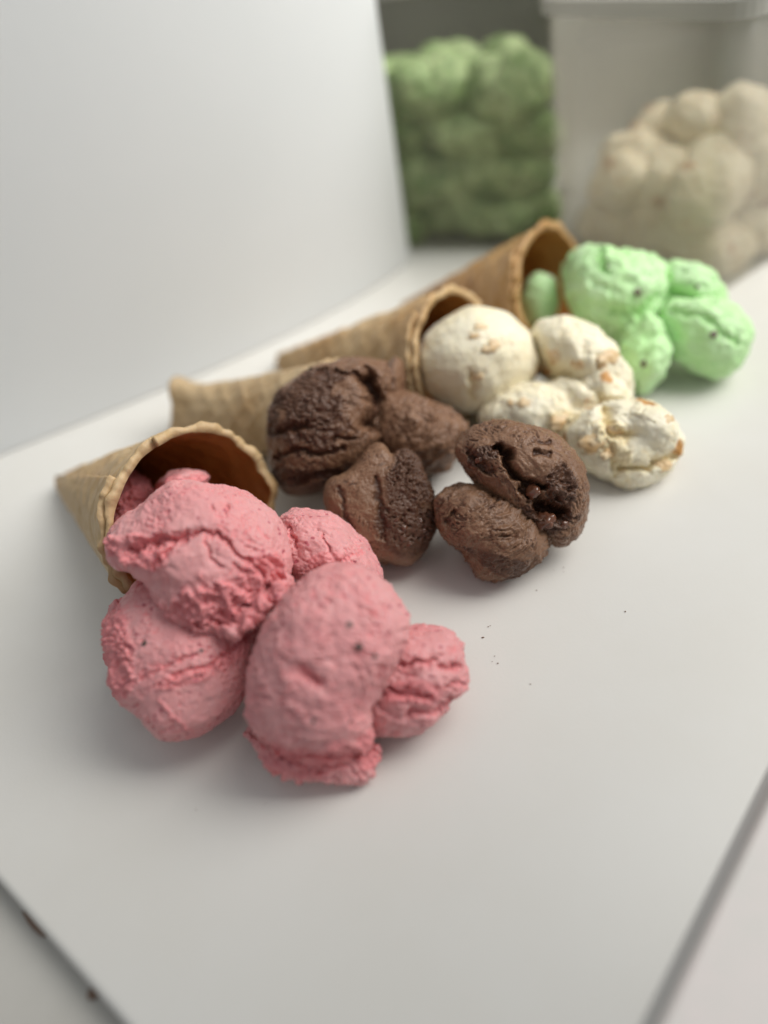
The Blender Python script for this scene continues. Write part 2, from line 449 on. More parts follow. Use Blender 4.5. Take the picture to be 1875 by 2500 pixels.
for p in rail.data.polygons: p.use_smooth = p.index < 10
rail.data.materials.append(M_BOARD)
for p in rail.data.polygons:
    if p.index < 11: p.material_index = 1
tag(rail, 'pale pinkish ledge running along the right edge of the white board', 'ledge')
cnt = link('counter', slab([(-140, -60), (-140, 150), (150, 150), (150, -60)], -4, -1.1, 0, 'counter'), M_COUNTER)
tag(cnt, kind='structure')
# standing white panel, gently curved, its foot on the board
foot_px = [(-260, 1225), (0, 1112), (200, 1032), (422, 945), (700, 822), (870, 728), (1000, 640)]
foot = [at(x, y, 0)[:2] for x, y in foot_px]
foot = np.array(foot)
tt = np.linspace(0, len(foot) - 1, 60); coef = [np.polyfit(range(len(foot)), foot[:, k], 3) for k in (0, 1)]
line = np.stack([np.polyval(c, tt) for c in coef], 1)
def wall_strip(line, th, h, name):
    d = np.gradient(line, axis=0); nrm = np.stack([-d[:, 1], d[:, 0]], 1); nrm /= np.linalg.norm(nrm, axis=1)[:, None]
    back = line + nrm * th; V = []; Fc = []
    zs = [0.02, 6, 12, 18, 24, 30, h]
    for z in zs:
        for p in line: V.append((p[0], p[1], z))
        for p in back: V.append((p[0], p[1], z))
    n = len(line); w = 2 * n
    for k in range(len(zs) - 1):
        for i in range(n - 1):
            a = k * w + i; Fc.append((a, a + 1, a + 1 + w, a + w))
            b = k * w + n + i; Fc.append((b + 1, b, b + w, b + 1 + w))
        for i in (0, n - 1):
            a = k * w + i; b = k * w + n + i
            Fc.append((a, b, b + w, a + w) if i else (b, a, a + w, b + w))
    for k, fl in ((0, 1), (len(zs) - 1, 0)):
        for i in range(n - 1):
            a = k * w + i; b = a + n; q = (a, a + 1, b + 1, b); Fc.append(q[::-1] if fl else q)
    me = raw_mesh(name, V, Fc, smooth=False); return me
pan = link('white_panel', wall_strip(line, 1.0, 38, 'white_panel'), M_PANEL)
tag(pan, 'tall blank white plastic panel standing upright behind the cones at upper left', 'panel')
bvm = pan.modifiers.new('bevel', 'BEVEL'); bvm.width = .0015; bvm.segments = 2
# room behind
bw = link('back_wall', slab([(-200, 150), (220, 118), (220, 124), (-200, 156)], -4, 140, 0, 'back_wall'), M_GREYWALL); tag(bw, kind='structure')
cb = link('slate_cabinet', slab([tuple(at(1740, 330, 0)[:2] + (0, 0)), (78, 88), (84, 100), (52, 108)], -1.1, 46, .3, 'slate_cabinet'), M_SLATE)
tag(cb, 'dark blue grey box far behind the tub at the upper right', 'box')

# ------------------------------------------------------------------ waffle cones
def cone(tip, phi, L, r, label, mat, r_tip=.25, squash=1.0, start=0.0, th=.28, flap=True, rag=.12, rim_cut=None, grid=.085, seed=0, nu=150, nv=300, ear=None, flare=None, cells=9):
    phi = math.radians(phi); al = math.asin(r * squash / math.hypot(L, r))
    ax = np.array([math.cos(phi) * math.cos(al), math.sin(phi) * math.cos(al), math.sin(al)])
    sd = np.array([-math.sin(phi), math.cos(phi), 0]); up = np.cross(ax, sd); up = up if up[2] > 0 else -up
    T = np.array([tip[0], tip[1], r_tip * .8 + .1])
    root = thing('waffle_cone', label, 'waffle cone', (tip[0], tip[1], 0), 'waffle cones lying on the board')
    def surf(v0, v1, nv, u_rim, u0, roff, outer, name, m, thick):
        u = np.linspace(0, 1, nu)[:, None]; v = np.linspace(v0, v1, nv)[None, :]
        S = []
        for side in (0, 1):
            rimoff = rag * (fbm(np.stack([np.cos(v[0]) * 3, np.sin(v[0]) * 3, v[0] * .5 + seed], 1), 3, seed + 3)) + (rim_cut(v[0]) if rim_cut else 0)
            tipoff = (ear(v[0]) if ear else np.zeros(nv))
            a = u0 * L + tipoff[None, :] + (L * u_rim + rimoff[None, :] - u0 * L - tipoff[None, :]) * u
            rr = r_tip + (r - r_tip) * np.clip(a / L, 0, 1.2) + roff(v) + thick * (1 - side)
            # raised waffle grid: two families of spiral ribs
            g1 = (v * cells / math.pi / 1.0 + a * 1.15); g2 = (v * cells / math.pi - a * 1.15)
            rib = np.maximum(np.abs(np.cos(g1 * math.pi * .5)) ** 6, np.abs(np.cos(g2 * math.pi * .5)) ** 6)
            fade = np.clip(a / 3, 0, 1)
            if flare: rr = rr + flare(v, a)
            rr = rr + (grid if side == 0 else -grid * .5) * rib * fade
            edge = sstep(.965, 1.0, u)                      # thick bubbly lip
            P3 = np.stack([(np.cos(v) * 2.5 + 0 * u).ravel(), (np.sin(v) * 2.5 + 0 * u).ravel(), (a * .9 + 0 * v).ravel()], 1)
            nz = gnoise(P3 * 1.1, seed).reshape(nu, nv); nz2 = gnoise(P3 * 3.2, seed + 1).reshape(nu, nv)
            rr = rr + .10 * nz + (.03 * nz2) + edge * (.10 + .16 * nz2) * (1 if side == 0 else -.25)
            if outer and side == 0: pass
            cx = (T + 0)[None, None, :] + ax * a[..., None]
            S.append(cx + (np.cos(v) * rr)[..., None] * up * squash + (np.sin(v) * rr)[..., None] * sd)
        V = np.concatenate([S[0].reshape(-1, 3), S[1].reshape(-1, 3)]); n = nu * nv
        V[:, 2] = np.maximum(V[:, 2], .03)
        i, j = np.meshgrid(np.arange(nu - 1), np.arange(nv - 1), indexing='ij'); a = (i * nv + j).ravel()
        Fo = np.stack([a, a + 1, a + nv + 1, a + nv], 1); Fi = Fo[:, ::-1] + n
        j = np.arange(nv - 1); b = (nu - 1) * nv + j
        Fr = np.stack([b, b + 1, b + 1 + n, b + n], 1); Ft = np.stack([j + 1, j, j + n, j + 1 + n], 1)
        i = np.arange(nu - 1) * nv
        Fs = np.stack([i, i + nv, i + nv + n, i + n], 1); Fe = np.stack([i + nv + nv - 1, i + nv - 1, i + nv - 1 + n, i + nv + nv - 1 + n], 1)
        FF = np.vstack([Fo, Fi, Fr, Ft, Fs, Fe])
        me = raw_mesh(name, V, FF)
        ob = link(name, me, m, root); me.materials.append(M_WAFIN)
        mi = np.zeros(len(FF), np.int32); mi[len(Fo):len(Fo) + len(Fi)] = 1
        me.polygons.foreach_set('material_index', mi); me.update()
        return ob
    surf(0, 2 * math.pi, nv, 1.0, start, lambda v: 0 * v, False, 'wafer_shell', mat, th)
    if flap:
        f0, f1, ur = flap
        surf(math.radians(f0), math.radians(f1), int(nv * (f1 - f0) / 360), ur, start + .02, lambda v: th + .05 + 0 * v, True, 'wafer_overlap', mat, th * .8)
    return root
# angles v: 0 = upwards, 90 = left of the axis seen from the tip... measured round the axis
cone((-18.9, 40.0), -48, 15.6, 4.2, 'small waffle cone lying nearest the camera, pink ice cream spilling from its mouth', M_WAF,
     flap=(185, 330, .985), seed=3, squash=.97, rag=.32)

cone(at(500, 1050)[:2], -38, 11.4, 2.8, 'pale waffle cone with a torn flared end, behind the chocolate scoops', M_PALEWAF,
     flap=None, seed=9, squash=.9, r_tip=1.45, ear=lambda v: -.3 + .35 * np.cos(v * 2 + 1),
     flare=lambda v, a: 1.5 * np.exp(-(((v + .2 + math.pi) % (2 * math.pi) - math.pi) / .42) ** 2) * np.exp(-(np.maximum(a + .3, 0) / 1.3) ** 1.2) + .5 * np.exp(-np.maximum(a + .6, 0) / 1.5), nv=200, nu=100)
cone((-5.05, 49.7), -42, 15.2, 3.65, 'tan waffle cone with the vanilla ball resting in its mouth', M_WAF,
     flap=(200, 335, .98), seed=14, squash=.97, nv=200, nu=100)
cone((4.7, 53.8), -44, 12.7, 3.85, 'well baked brown waffle cone furthest away, beside the mint green scoops', M_DARKWAF,
     flap=(200, 330, .98), seed=21, squash=.97, nv=200, nu=100)

# ------------------------------------------------------------------ strawberry scoops (pink)
PG = 'strawberry scoops spilling from the nearest cone'
def scoop_thing(parts, vox, mat, label, group, **kw):
    o = scoop('ice_cream_scoop', parts, vox, mat, **kw)
    rebase(o); return tag(o, label, 'ice cream scoop', group)
VP = .045
PO = dict(
 A=[(468,1174),(519,1181),(577,1193),(629,1226),(668,1258),(693,1297),(713,1361),(713,1419),(680,1458),(655,1490),(616,1503),(603,1535),(577,1555),(526,1542),(480,1535),(442,1522),(410,1490),(384,1445),(363,1419),(364,1387),(345,1393),(319,1400),(287,1387),(269,1361),(271,1322),(287,1290),(319,1258),(351,1226),(384,1193),(422,1177)],
 B=[(322,1413),(293,1451),(287,1490),(261,1529),(266,1561),(284,1580),(287,1619),(279,1651),(293,1690),(332,1716),(371,1742),(403,1774),(429,1790),(474,1784),(539,1755),(590,1716),(616,1677),(630,1613),(645,1567),(650,1509),(610,1440),(520,1400),(420,1385)],
 D=[(842,1377),(893,1387),(938,1413),(971,1445),(1000,1497),(996,1548),(971,1600),(951,1645),(926,1696),(903,1716),(906,1774),(900,1820),(840,1850),(760,1850),(690,1830),(640,1800),(612,1750),(610,1658),(616,1613),(635,1548),(680,1477),(732,1419),(784,1387)],
 Dk=[(603,1790),(606,1755),(640,1790),(700,1825),(780,1838),(860,1830),(900,1806),(926,1822),(922,1858),(902,1871),(905,1903),(874,1915),(829,1903),(777,1897),(732,1893),(680,1871),(629,1839)],
 C=[(719,1245),(771,1248),(822,1264),(874,1303),(913,1348),(938,1400),(900,1460),(780,1470),(690,1430),(670,1340),(680,1265)],
 E=[(1003,1532),(1054,1529),(1100,1542),(1132,1574),(1132,1600),(1142,1645),(1135,1677),(1100,1703),(1093,1722),(1074,1748),(1048,1774),(990,1787),(932,1793),(890,1774),(890,1650),(930,1560)],
 cA=[(816,886),(870,883),(915,884),(948,893),(964,911),(968,938),(951,975),(940,1005),(930,1041),(933,1077),(909,1101),(891,1149),(855,1164),(825,1179),(789,1198),(747,1207),(710,1204),(680,1185),(662,1155),(653,1101),(650,1047),(659,999),(689,953),(735,923),(777,896)],
 cB=[(801,1180),(843,1158),(880,1125),(905,1085),(935,1078),(951,1116),(967,1119),(985,1101),(1003,1110),(1021,1140),(1039,1179),(1057,1216),(1072,1249),(1066,1291),(1042,1330),(1024,1354),(1006,1378),(976,1378),(955,1366),(921,1369),(860,1340),(810,1300),(796,1246)],
 cC=[(967,950),(1012,971),(1057,990),(1102,1005),(1140,1040),(1135,1090),(1115,1120),(1084,1152),(1042,1152),(980,1140),(900,1100),(880,1020),(915,950)],
 cD=[(1214,1024),(1255,1031),(1303,1043),(1351,1067),(1387,1101),(1416,1135),(1433,1181),(1433,1229),(1426,1277),(1407,1309),(1380,1337),(1354,1330),(1339,1313),(1315,1297),(1262,1275),(1233,1251),(1204,1217),(1170,1186),(1146,1154),(1122,1120),(1108,1101),(1132,1048),(1166,1034)],
 cE=[(1064,1212),(1110,1190),(1200,1190),(1290,1240),(1344,1318),(1334,1357),(1315,1381),(1279,1395),(1252,1410),(1219,1421),(1185,1420),(1156,1407),(1146,1386),(1125,1350),(1098,1333),(1074,1297),(1064,1241)],
 vA=[(1142,749),(1196,760),(1255,792),(1298,841),(1317,894),(1298,938),(1250,970),(1212,990),(1142,1008),(1088,986),(1034,948),(1015,894),(1026,841),(1061,797),(1104,770)],
 vB=[(1304,792),(1358,778),(1412,792),(1466,824),(1509,878),(1546,938),(1552,975),(1493,986),(1444,986),(1406,959),(1358,932),(1325,889),(1304,841)],
 vC=[(1163,1019),(1223,970),(1304,932),(1368,948),(1428,986),(1454,1029),(1420,1090),(1330,1090),(1220,1060)],
 vD=[(1444,992),(1519,975),(1584,981),(1627,1008),(1654,1046),(1676,1078),(1649,1132),(1606,1180),(1557,1188),(1498,1175),(1439,1148),(1401,1099),(1379,1056),(1412,1019)],
 mA=[(1282,690),(1314,668),(1347,684),(1358,722),(1352,776),(1325,810),(1285,800),(1274,776),(1271,727)],
 mB=[(1390,657),(1412,619),(1455,603),(1482,625),(1514,625),(1563,625),(1606,646),(1627,695),(1622,738),(1600,776),(1595,823),(1546,850),(1498,834),(1455,802),(1412,786),(1390,738)],
 mC=[(1611,657),(1676,650),(1719,668),(1751,700),(1773,743),(1735,790),(1654,770),(1612,720)],
 mD=[(1627,743),(1697,727),(1751,743),(1800,776),(1830,819),(1822,873),(1789,911),(1735,921),(1676,889),(1633,851),(1622,797)],
 mE=[(1509,840),(1552,810),(1622,820),(1622,894),(1595,948),(1568,970),(1552,938),(1520,884)])
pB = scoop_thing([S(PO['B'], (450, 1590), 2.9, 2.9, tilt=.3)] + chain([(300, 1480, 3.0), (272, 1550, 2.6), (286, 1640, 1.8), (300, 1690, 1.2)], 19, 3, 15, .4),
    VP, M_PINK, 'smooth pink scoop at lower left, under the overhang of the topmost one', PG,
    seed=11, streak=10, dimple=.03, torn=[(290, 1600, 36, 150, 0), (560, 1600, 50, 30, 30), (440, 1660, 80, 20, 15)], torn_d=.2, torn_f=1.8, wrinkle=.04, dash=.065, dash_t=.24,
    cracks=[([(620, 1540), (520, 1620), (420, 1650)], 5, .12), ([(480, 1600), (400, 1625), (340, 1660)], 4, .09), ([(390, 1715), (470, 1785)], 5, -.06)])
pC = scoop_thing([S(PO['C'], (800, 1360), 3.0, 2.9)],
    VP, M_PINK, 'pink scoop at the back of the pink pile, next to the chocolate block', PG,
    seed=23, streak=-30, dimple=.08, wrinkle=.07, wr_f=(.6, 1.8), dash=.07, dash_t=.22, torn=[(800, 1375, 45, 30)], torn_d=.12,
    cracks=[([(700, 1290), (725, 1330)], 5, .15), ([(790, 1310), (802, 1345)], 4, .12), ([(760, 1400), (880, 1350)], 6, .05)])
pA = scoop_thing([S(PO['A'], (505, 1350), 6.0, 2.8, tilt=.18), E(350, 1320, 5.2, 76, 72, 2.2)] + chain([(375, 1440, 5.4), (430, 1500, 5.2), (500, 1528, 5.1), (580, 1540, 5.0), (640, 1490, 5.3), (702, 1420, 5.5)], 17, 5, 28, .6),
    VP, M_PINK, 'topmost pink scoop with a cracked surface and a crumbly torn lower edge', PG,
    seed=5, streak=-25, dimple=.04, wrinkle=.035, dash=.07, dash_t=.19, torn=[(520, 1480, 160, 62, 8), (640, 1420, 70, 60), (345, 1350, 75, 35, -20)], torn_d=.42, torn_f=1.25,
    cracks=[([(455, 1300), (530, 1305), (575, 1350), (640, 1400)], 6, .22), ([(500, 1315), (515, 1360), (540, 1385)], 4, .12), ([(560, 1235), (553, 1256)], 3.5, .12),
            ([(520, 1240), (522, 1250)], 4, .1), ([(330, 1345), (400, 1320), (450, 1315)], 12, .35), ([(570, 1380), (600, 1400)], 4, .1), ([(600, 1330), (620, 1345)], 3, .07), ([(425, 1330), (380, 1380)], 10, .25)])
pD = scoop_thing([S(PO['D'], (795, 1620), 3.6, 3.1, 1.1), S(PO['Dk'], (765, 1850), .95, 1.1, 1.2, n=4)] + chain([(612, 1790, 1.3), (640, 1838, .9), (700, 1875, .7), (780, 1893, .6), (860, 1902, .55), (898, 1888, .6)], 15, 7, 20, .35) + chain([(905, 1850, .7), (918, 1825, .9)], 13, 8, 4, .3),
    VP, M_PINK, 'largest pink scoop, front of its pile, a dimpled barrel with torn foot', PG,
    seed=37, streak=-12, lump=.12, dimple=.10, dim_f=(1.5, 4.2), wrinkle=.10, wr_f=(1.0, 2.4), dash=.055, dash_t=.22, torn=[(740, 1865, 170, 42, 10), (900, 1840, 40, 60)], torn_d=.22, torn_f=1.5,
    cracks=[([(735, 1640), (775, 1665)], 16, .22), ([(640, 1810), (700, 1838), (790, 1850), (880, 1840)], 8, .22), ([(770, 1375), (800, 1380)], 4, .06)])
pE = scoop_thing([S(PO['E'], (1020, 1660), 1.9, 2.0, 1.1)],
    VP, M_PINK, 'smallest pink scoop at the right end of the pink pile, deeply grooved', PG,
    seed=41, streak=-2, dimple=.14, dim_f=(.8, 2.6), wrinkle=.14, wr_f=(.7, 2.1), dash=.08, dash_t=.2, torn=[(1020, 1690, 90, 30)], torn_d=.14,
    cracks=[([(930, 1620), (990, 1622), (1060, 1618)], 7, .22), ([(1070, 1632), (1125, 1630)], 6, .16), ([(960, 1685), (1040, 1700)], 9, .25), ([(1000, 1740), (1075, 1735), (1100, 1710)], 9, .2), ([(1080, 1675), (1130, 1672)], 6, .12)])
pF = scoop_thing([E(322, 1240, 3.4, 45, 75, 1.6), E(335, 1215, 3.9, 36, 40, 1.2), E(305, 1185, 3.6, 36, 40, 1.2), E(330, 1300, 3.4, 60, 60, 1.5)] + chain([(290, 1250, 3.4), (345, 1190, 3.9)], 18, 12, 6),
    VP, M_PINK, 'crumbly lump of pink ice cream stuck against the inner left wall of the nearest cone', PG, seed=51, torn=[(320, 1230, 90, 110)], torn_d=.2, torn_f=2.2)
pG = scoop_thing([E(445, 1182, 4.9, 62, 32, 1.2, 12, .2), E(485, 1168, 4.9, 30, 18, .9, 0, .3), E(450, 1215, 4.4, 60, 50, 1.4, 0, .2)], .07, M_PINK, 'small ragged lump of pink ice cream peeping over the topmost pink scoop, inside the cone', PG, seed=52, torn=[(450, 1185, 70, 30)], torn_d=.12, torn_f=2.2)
for ob, px, py, r in ((pB, 345, 1568, .11), (pB, 498, 1588, .09), (pD, 855, 1520, .12), (pD, 920, 1600, .10), (pD, 863, 1765, .08), (pD, 880, 1580, .14), (pD, 770, 1765, .07)):
    bead('fruit_fleck', ob, px, py, r, M_FRUIT, .4, px, .15)

# ------------------------------------------------------------------ chocolate scoops (brown)
CG = 'chocolate scoops behind the pink pile'
cC = scoop_thing([S(PO['cC'], (1030, 1060), 2.8, 2.6)],
    VP, M_CHOC, 'ribbed chocolate scoop in the middle, behind the porous block', CG, seed=61, streak=62, dimple=.2, dim_f=(.6, 2.2), wrinkle=.16, wr_f=(.6, 1.7), dash=.05)
cA = scoop_thing([S(PO['cA'], (800, 1045), 4.2, 3.2, 1.1), E(960, 945, 4.9, 30, 75, 1.4, -5, .2), E(880, 900, 5.6, 80, 22, 1.2, 2, .2)],
    VP, M_CHOC, 'largest chocolate scoop, left of the brown pile, rough face and folded ridge on top', CG,
    seed=67, streak=10, wrinkle=.08, wr_f=(.5, 1.6), dash=.09, dash_t=.2, torn=[(755, 1010, 90, 100), (800, 920, 60, 15), (700, 1160, 60, 25), (800, 1160, 40, 20)], torn_d=.15, torn_f=1.7,
    cracks=[([(650, 1058), (700, 1050), (745, 1035)], 8, .22), ([(665, 1118), (720, 1100), (790, 1110), (840, 1095)], 6, .2), ([(815, 1070), (870, 1068)], 5, .18), ([(740, 905), (850, 912), (885, 920)], 7, .2),
            ([(895, 925), (915, 960), (925, 1000), (905, 1030)], 19, .9), ([(890, 1030), (930, 1042)], 7, .3), ([(730, 1170), (820, 1150)], 9, .2)])
cB = scoop_thing([S(PO['cB'], (935, 1240), 2.5, 2.1, 1.7), E(990, 1150, 3.6, 36, 50, 1.3, 10, .2)] + chain([(975, 1140, 4.0), (1000, 1120, 4.2), (1030, 1180, 3.6), (1050, 1220, 3.0)], 10, 15, 8) + chain([(935, 1355, .7), (985, 1365, .7), (1025, 1335, 1.0)], 14, 14, 7),
    .042, M_CHOC, 'broken chocolate chunk in the middle front, flat smooth side and foamy porous end', CG,
    seed=71, streak=70, wrinkle=.03, dash=.03, torn=[(1000, 1150, 55, 70, 0), (1040, 1190, 40, 50)], torn_d=.2, torn_f=2.6, foam=[(995, 1290, 85, 75), (985, 1190, 50, 70)], foam_f=3.8,
    cracks=[([(915, 1170), (925, 1230), (935, 1290)], 9, .12), ([(830, 1190), (845, 1260), (860, 1310)], 6, .08)])
cE = scoop_thing([S(PO['cE'], (1200, 1310), 1.9, 2.1)],
    VP, M_CHOC, 'low chocolate scoop resting on the board beneath the cracked one', CG, seed=79, streak=20, dimple=.12, dim_f=(.8, 3.0), wrinkle=.12, wr_f=(.8, 2.6), dash=.06, dash_t=.2, torn=[(1250, 1390, 110, 30, -20)], torn_d=.12,
    cracks=[([(1090, 1280), (1110, 1250)], 5, .1)])
cD = scoop_thing([S(PO['cD'], (1290, 1170), 3.6, 2.2, 1.1)] + chain([(1120, 1080, 4.4), (1150, 1130, 4.2), (1200, 1190, 3.7), (1255, 1250, 3.3)], 10, 16, 10, .2),
    .045, M_CHOC, 'chocolate scoop split by a deep zigzag crack, at the right of the brown pile', CG,
    seed=83, streak=-40, dimple=.08, wrinkle=.06, dash=.07, dash_t=.24, torn=[(1180, 1110, 50, 20, 30), (1330, 1270, 80, 40, 10), (1370, 1180, 40, 60)], torn_d=.2, torn_f=2.0,
    cracks=[([(1215, 1090), (1240, 1105), (1245, 1140), (1270, 1165), (1295, 1180), (1325, 1185)], 9, .6), ([(1325, 1230), (1350, 1240), (1365, 1250)], 19, .9), ([(1280, 1190), (1290, 1215), (1310, 1205)], 8, .35),
            ([(1310, 1110), (1345, 1112)], 5, .12), ([(1310, 1080), (1340, 1085)], 6, .1), ([(1140, 1100), (1200, 1150)], 8, .2)])
for px, py, r in ((1294, 1193, .36), (1322, 1262, .42), (1385, 1290, .22), (1170, 1133, .2)):
    bead('syrup_drop', cD, px, py, r, M_WET, .5, px, .42, .6)
for px, py, r in ((995, 1290, .16), (1015, 1300, .13), (980, 1320, .15), (1030, 1270, .12), (1000, 1335, .14), (975, 1270, .12), (1040, 1300, .12)):
    bead('syrup_drop', cB, px, py, r, M_WET, .5, px, .25, .5)

# ------------------------------------------------------------------ vanilla toffee scoops
VG = 'vanilla toffee scoops in the middle of the row'
VV = .08
vC = scoop_thing([S(PO['vC'], (1310, 1010), 2.0, 2.2), E(1395, 985, 2.2, 85, 55, 2.0, -25, .15), E(1425, 1050, 1.6, 60, 60, 1.6, 0, .2)], VV, M_VAN, 'cream coloured vanilla scoop pressed flat between the round ball and the chocolate', VG,
    seed=91, rag=.08, dimple=.10, dim_f=(.7, 1.3), streak=-20, wrinkle=.14, wr_f=(.7, 1.5), dash=.04, torn=[(1390, 1060, 60, 60)], torn_d=.25, torn_f=1.2)
vA = scoop_thing([S(PO['vA'], (1165, 880), 4.0, 3.5)], VV, M_VAN, 'round vanilla ball sitting in the mouth of the tan cone', VG,
    seed=93, rag=.05, streak=0, wrinkle=.03, dash=.03, lump=.12, cracks=[([(1150, 915), (1155, 970)], 9, .22)])
vB = scoop_thing([S(PO['vB'], (1430, 880), 3.6, 2.7), E(1345, 860, 3.2, 55, 70, 2.0, 20, .12), E(1470, 960, 2.6, 75, 45, 2.0, -20, .15)], VV, M_VAN, 'long curled vanilla scoop leaning from the ball towards the mint pile', VG,
    seed=95, rag=.08, dimple=.10, dim_f=(.7, 1.3), streak=-50, wrinkle=.08, dash=.03, cracks=[([(1310, 870), (1350, 890), (1400, 950), (1440, 1000)], 20, .6)])
vD = scoop_thing([S(PO['vD'], (1525, 1080), 1.9, 2.0), E(1580, 1050, 2.6, 80, 60, 1.9, -35)], VV, M_VAN, 'flattened vanilla scoop with toffee patches, rightmost of the cream coloured pile', VG,
    seed=97, rag=.08, dimple=.10, dim_f=(.7, 1.3), streak=-35, wrinkle=.12, wr_f=(.6, 1.4), dash=.04, torn=[(1500, 1080, 40, 80, 20)], torn_d=.25, torn_f=1.2,
    cracks=[([(1480, 1000), (1500, 1060), (1540, 1060)], 13, .4), ([(1520, 1140), (1580, 1145), (1650, 1110)], 10, .4), ([(1500, 1090), (1500, 1160)], 7, .2)])
for ob, px, py, r in ((vA, 1153, 812, .32), (vA, 1213, 845, .42), (vA, 1158, 925, .25), (vA, 1180, 795, .3), (vB, 1350, 870, .35), (vB, 1488, 870, .5), (vB, 1400, 895, .3), (vC, 1368, 1025, .42), (vC, 1280, 980, .3), (vC, 1240, 985, .25),
                      (vD, 1450, 1090, .5), (vD, 1500, 1060, .35), (vD, 1635, 1020, .3), (vD, 1620, 1130, .3), (vC, 1420, 1095, .35), (vD, 1490, 1105, .3)):
    bead('toffee_bit', ob, px, py, r * .9, M_TOFFEE, .45, px, .32, .6, elong=1.5)

# ------------------------------------------------------------------ mint scoops
MG = 'mint scoops at the far end of the row'
VM = .1
mA = scoop_thing([S(PO['mA'], (1315, 735), 3.0, 1.8)], VM, M_MINT, 'narrow mint green scoop just inside the mouth of the furthest cone', MG, seed=101, wrinkle=.03, dash=0)
mB = scoop_thing([S(PO['mB'], (1505, 725), 4.0, 3.2), S(PO['mE'], (1570, 880), 2.1, 1.9), E(1570, 820, 3.0, 52, 50, 1.9), E(1430, 660, 5.2, 52, 55, 2.0, 0, .12)], VM, M_MINT, 'biggest mint green scoop, sprawling from the furthest cone down to the long vanilla scoop', MG,
    seed=103, rag=.12, dimple=.2, dim_f=(.6, 1.2), streak=60, wrinkle=.08, dash=.02, cracks=[([(1470, 620), (1480, 660)], 8, .3), ([(1500, 760), (1560, 770), (1600, 720)], 8, .2)])
mC = scoop_thing([S(PO['mC'], (1690, 715), 3.8, 2.2), E(1640, 745, 3.2, 70, 58, 2.0, -20, .15)], VM, M_MINT, 'mint green scoop at the back, next to the clear tub of beige scoops', MG, seed=107, rag=.12, dimple=.2, dim_f=(.6, 1.2), streak=-30, wrinkle=.1, dash=.02, cracks=[([(1600, 720), (1660, 710), (1690, 740)], 12, .5)])
mD = scoop_thing([S(PO['mD'], (1725, 820), 2.7, 2.4), E(1655, 810, 2.4, 60, 60, 1.8, 0, .15)], VM, M_MINT, 'egg shaped mint green scoop furthest to the right', MG, seed=109, rag=.12, dimple=.12, dim_f=(.6, 1.2), streak=-42, wrinkle=.1, wr_f=(.4, 1.4), dash=.02, cracks=[([(1650, 760), (1720, 770), (1800, 840)], 9, .16)])
for ob, px, py, r in ((mB, 1562, 712, .24), (mD, 1745, 812, .2), (mB, 1568, 890, .2), (mB, 1480, 645, .12), (mC, 1700, 700, .12)):
    bead('chocolate_chip', ob, px, py, r, M_CHIP, .35, px, .15, .4)

# ------------------------------------------------------------------ the two tubs at the back
def rrect(cx, cy, w, d, rad, ang, n=6):
    out = []
    for k, (sx, sy) in enumerate(((1, 1), (-1, 1), (-1, -1), (1, -1))):
        for i in range(n + 1):
            t = math.radians(90 * k + 90 * i / n)
            out.append((sx * (w / 2 - rad) + rad * math.cos(t), sy * (d / 2 - rad) + rad * math.sin(t)))
    a = math.radians(ang); c, s = math.cos(a), math.sin(a)
    return np.array([(cx + x * c - y * s, cy + x * s + y * c) for x, y in out])
def loft(rings, closed=True):
    V = np.vstack(rings); n = len(rings[0]); Fc = []
    for k in range(len(rings) - 1):
        for i in range(n):
            j = (i + 1) % n; Fc.append((k * n + i, k * n + j, (k + 1) * n + j, (k + 1) * n + i))
    return V, Fc, n
def tub(label, c, w, d, h, ang, mat, name='plastic_tub'):
    root = thing(name, label, 'tub', (c[0], c[1], 0))
    th = .22
    def ring(k, z, inset=0): 
        r = rrect(c[0], c[1], w * k - 2 * inset, d * k - 2 * inset, 1.8 - inset * .5, ang); return np.column_stack([r, np.full(len(r), z)])
    rings = [ring(.90, .03), ring(.92, .4)] + [ring(.92 + .08 * z, .4 + (h - .4) * z) for z in (.25, .5, .75, 1)] + [ring(1.0, h, th)] + [ring(.92 + .08 * z, .4 + (h - .4) * z, th) for z in (.75, .5, .25)] + [ring(.92, .5, th)]
    V, Fc, n = loft(rings); Fc.append(tuple(range(n))[::-1]); Fc.append(tuple(range((len(rings) - 1) * n, len(rings) * n)))
    link('tub_body', raw_mesh('tub_body', V, Fc), mat, root)
    rr = [ring(1.0, h - .8, -.12), ring(1.0, h - .8, -.36), ring(1.0, h + .1, -.36), ring(1.0, h + .1, .3), ring(1.0, h + .003, .3), ring(1.0, h + .003, -.12), ring(1.0, h - .8, -.12)]
    V, Fc, n = loft(rr); link('tub_rim', raw_mesh('tub_rim', V, Fc, False), M_RIM, root)
    return root
L0 = at(1352, 650)[:2]; N0 = at(1745, 768)[:2]
dl = (N0 - L0) / np.linalg.norm(N0 - L0); wl = np.linalg.norm(N0 - L0)
dr = np.array([-dl[1], dl[0]])              # away from the camera, to the right
L0 = L0 - dl * 1.0
c2 = L0 + dl * wl / 2 + dr * 9
ang2 = math.degrees(math.atan2(dl[1], dl[0]))
tub('clear cloudy plastic tub on the right holding beige toffee scoops', c2, wl * 1.06, 18, 17.8, ang2, M_TUB)
c1 = np.array([12.4, 70.2]); ang1 = -27
tub('smoky plastic tub of green scoops between the white panel and the other tub', c1, 20, 16, 19.5, ang1, M_TUBD)
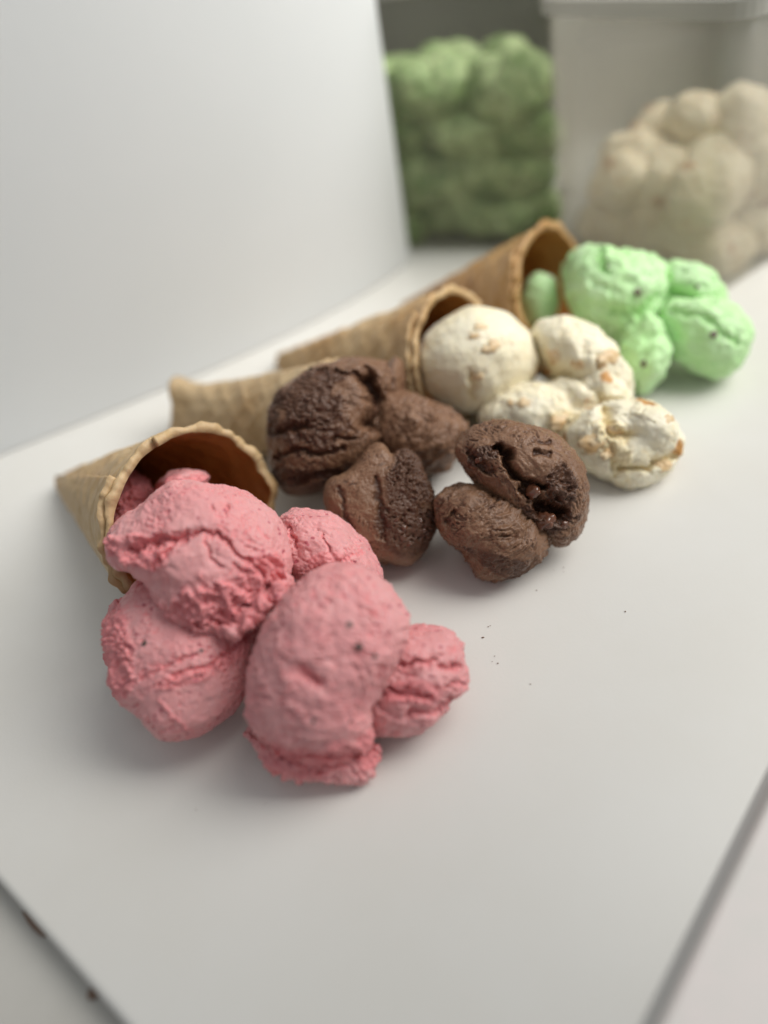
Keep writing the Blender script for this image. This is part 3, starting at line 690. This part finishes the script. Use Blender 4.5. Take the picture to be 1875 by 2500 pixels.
def base_scoop(name, seed, mat, vox=.22, big=1.0):
    R = random.Random(seed); parts = []
    for i in range(3):
        V, Fc = ICO[3]
        W = V * (1 + .1 * gnoise(V * 1.4 + seed + i * 7))[:, None] * (3.2 * big * R.uniform(.75, 1.05), 2.6 * big * R.uniform(.8, 1.1), 2.3 * big * R.uniform(.8, 1.1)) + np.array([R.uniform(-1.3, 1.3), R.uniform(-.9, .9), R.uniform(-.6, .6)]) + (0, 40, 0)
        parts.append((W, Fc))
    o = scoop(name, parts, vox, mat, seed=seed, wrinkle=.2, wr_f=(.5, 1.1), dash=.05, lump=.3, floor=None)
    V = verts_np(o.data); V -= V.mean(0); o.data.vertices.foreach_set('co', V.ravel()); o.data.update()
    return o
def fill(c, ang, cells, mat, seed, label, group, big=1.0, names=None, idx=None):
    protos = [base_scoop('ice_cream_scoop', seed + k, mat, big=big) for k in range(4)]
    R = random.Random(seed); used = set()
    a = math.radians(ang); ca, sa = math.cos(a), math.sin(a)
    for i, (x, y, z, k) in enumerate(cells):
        p = protos[k]
        o = p if k not in used else p.copy()
        if k in used: COL.objects.link(o)
        used.add(k)
        o.location = ((c[0] + x * ca - y * sa) * CM, (c[1] + x * sa + y * ca) * CM, z * CM)
        o.rotation_euler = (R.uniform(-.6, .6), R.uniform(-.6, .6), R.uniform(0, 6.28))
        l_, c_, r_ = idx[i]; tag(o, label % (names[0][l_], names[2][r_], names[1][c_]), 'ice cream scoop', group)
    for k, p in enumerate(protos):
        if k not in used: bpy.data.objects.remove(p)
R = random.Random(4)
cells = []; gidx = []
for lay, z in enumerate((2.4, 5.7, 8.9, 11.8)):
    for ix, x in enumerate((-6.8, -3.4, 0, 3.4, 6.6)):
        for iy, y in enumerate((-3.6, 2.4)):
            if lay < 3 and iy == 1 or (ix == 4 and iy): continue
            gidx.append((lay, ix, iy)); cells.append((x + (.9 if lay % 2 and ix < 4 else 0) + R.uniform(-.5, .5) * (ix < 4), y + R.uniform(-.3, .3), z + R.uniform(-.5, .5) - (.5 if iy else 0), (ix + lay * 3 + iy) % 4))
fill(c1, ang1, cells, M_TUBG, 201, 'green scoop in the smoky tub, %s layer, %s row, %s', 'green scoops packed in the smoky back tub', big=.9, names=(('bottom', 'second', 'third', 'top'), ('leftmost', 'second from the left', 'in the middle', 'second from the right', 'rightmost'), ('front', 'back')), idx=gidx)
w2 = wl * 1.06 / 2; R = random.Random(12); cells2 = []; bidx = []
for lay, z in enumerate((2.6, 6.0, 8.0)):
    for ix in range(3):
        for iy, y in enumerate((-3.7, .9, 5.2)):
            if lay == 0 and iy == 2 and ix < 2: continue          # buried, seen by nobody
            if lay == 1 and ix == 0 and iy == 2: continue
            if lay == 2 and not (ix, iy) in ((1, 1), (2, 1)): continue
            x = -w2 + 3.9 + (2 * w2 - 8.0) * ix / 2
            bidx.append((lay, ix, iy)); cells2.append((x + R.uniform(-.4, .4), y + R.uniform(-.3, .3), z + R.uniform(-.4, .4), R.randrange(4)))
fill(c2, ang2, cells2, M_TUBV, 301, 'beige scoop in the clear tub, %s layer, %s row, %s', 'beige scoops in the clear right hand tub', big=1.0,
     names=(('bottom', 'middle', 'top'), ('left', 'centre', 'right'), ('front', 'middle', 'back')), idx=bidx)

# ------------------------------------------------------------------ crumbs on the board and marks at its edge
Vs = []; Fs = []; k = 0; R = random.Random(9)
spots = [(1195, 1530), (1175, 1560), (1208, 1618), (1200, 1605), (1290, 1665), (1532, 1488), (1370, 1390), (1345, 1395), (1310, 1440), (480, 1975), (640, 1960), (400, 1790)]
for px, py in spots:
    for q in range(R.choice((1, 1, 1, 2))):
        c = at(px + R.uniform(-9, 9), py + R.uniform(-6, 6), .03); r = R.uniform(.016, .038)
        V, Fc = ICO[1]; V = V * (1 + .5 * gnoise(V * 2 + px)[:, None]) * (r * R.uniform(1, 2), r, r * .5)
        Vs.append(V + c); Fs.append(Fc + k); k += len(V)
for (px, py, L_, w_, a_) in ((85, 2255, 1.0, .16, -46), (228, 2425, .26, .2, 0)):
    V, Fc = ICO[2]; V = V * (1 + .35 * gnoise(V * 2 + px)[:, None]) * (L_ / 2 * 1.6, w_, .1); a_ = math.radians(a_)
    V = np.column_stack([V[:, 0] * math.cos(a_) - V[:, 1] * math.sin(a_), V[:, 0] * math.sin(a_) + V[:, 1] * math.cos(a_), V[:, 2]]) + at(px, py, -1.03)
    Vs.append(V); Fs.append(Fc + k); k += len(V)
cr = link('crumbs', raw_mesh('crumbs', np.vstack(Vs), np.vstack(Fs)), M_CRUMB)
tag(cr, 'tiny dark crumbs scattered over the white board around the scoops', 'crumbs', kind='stuff')
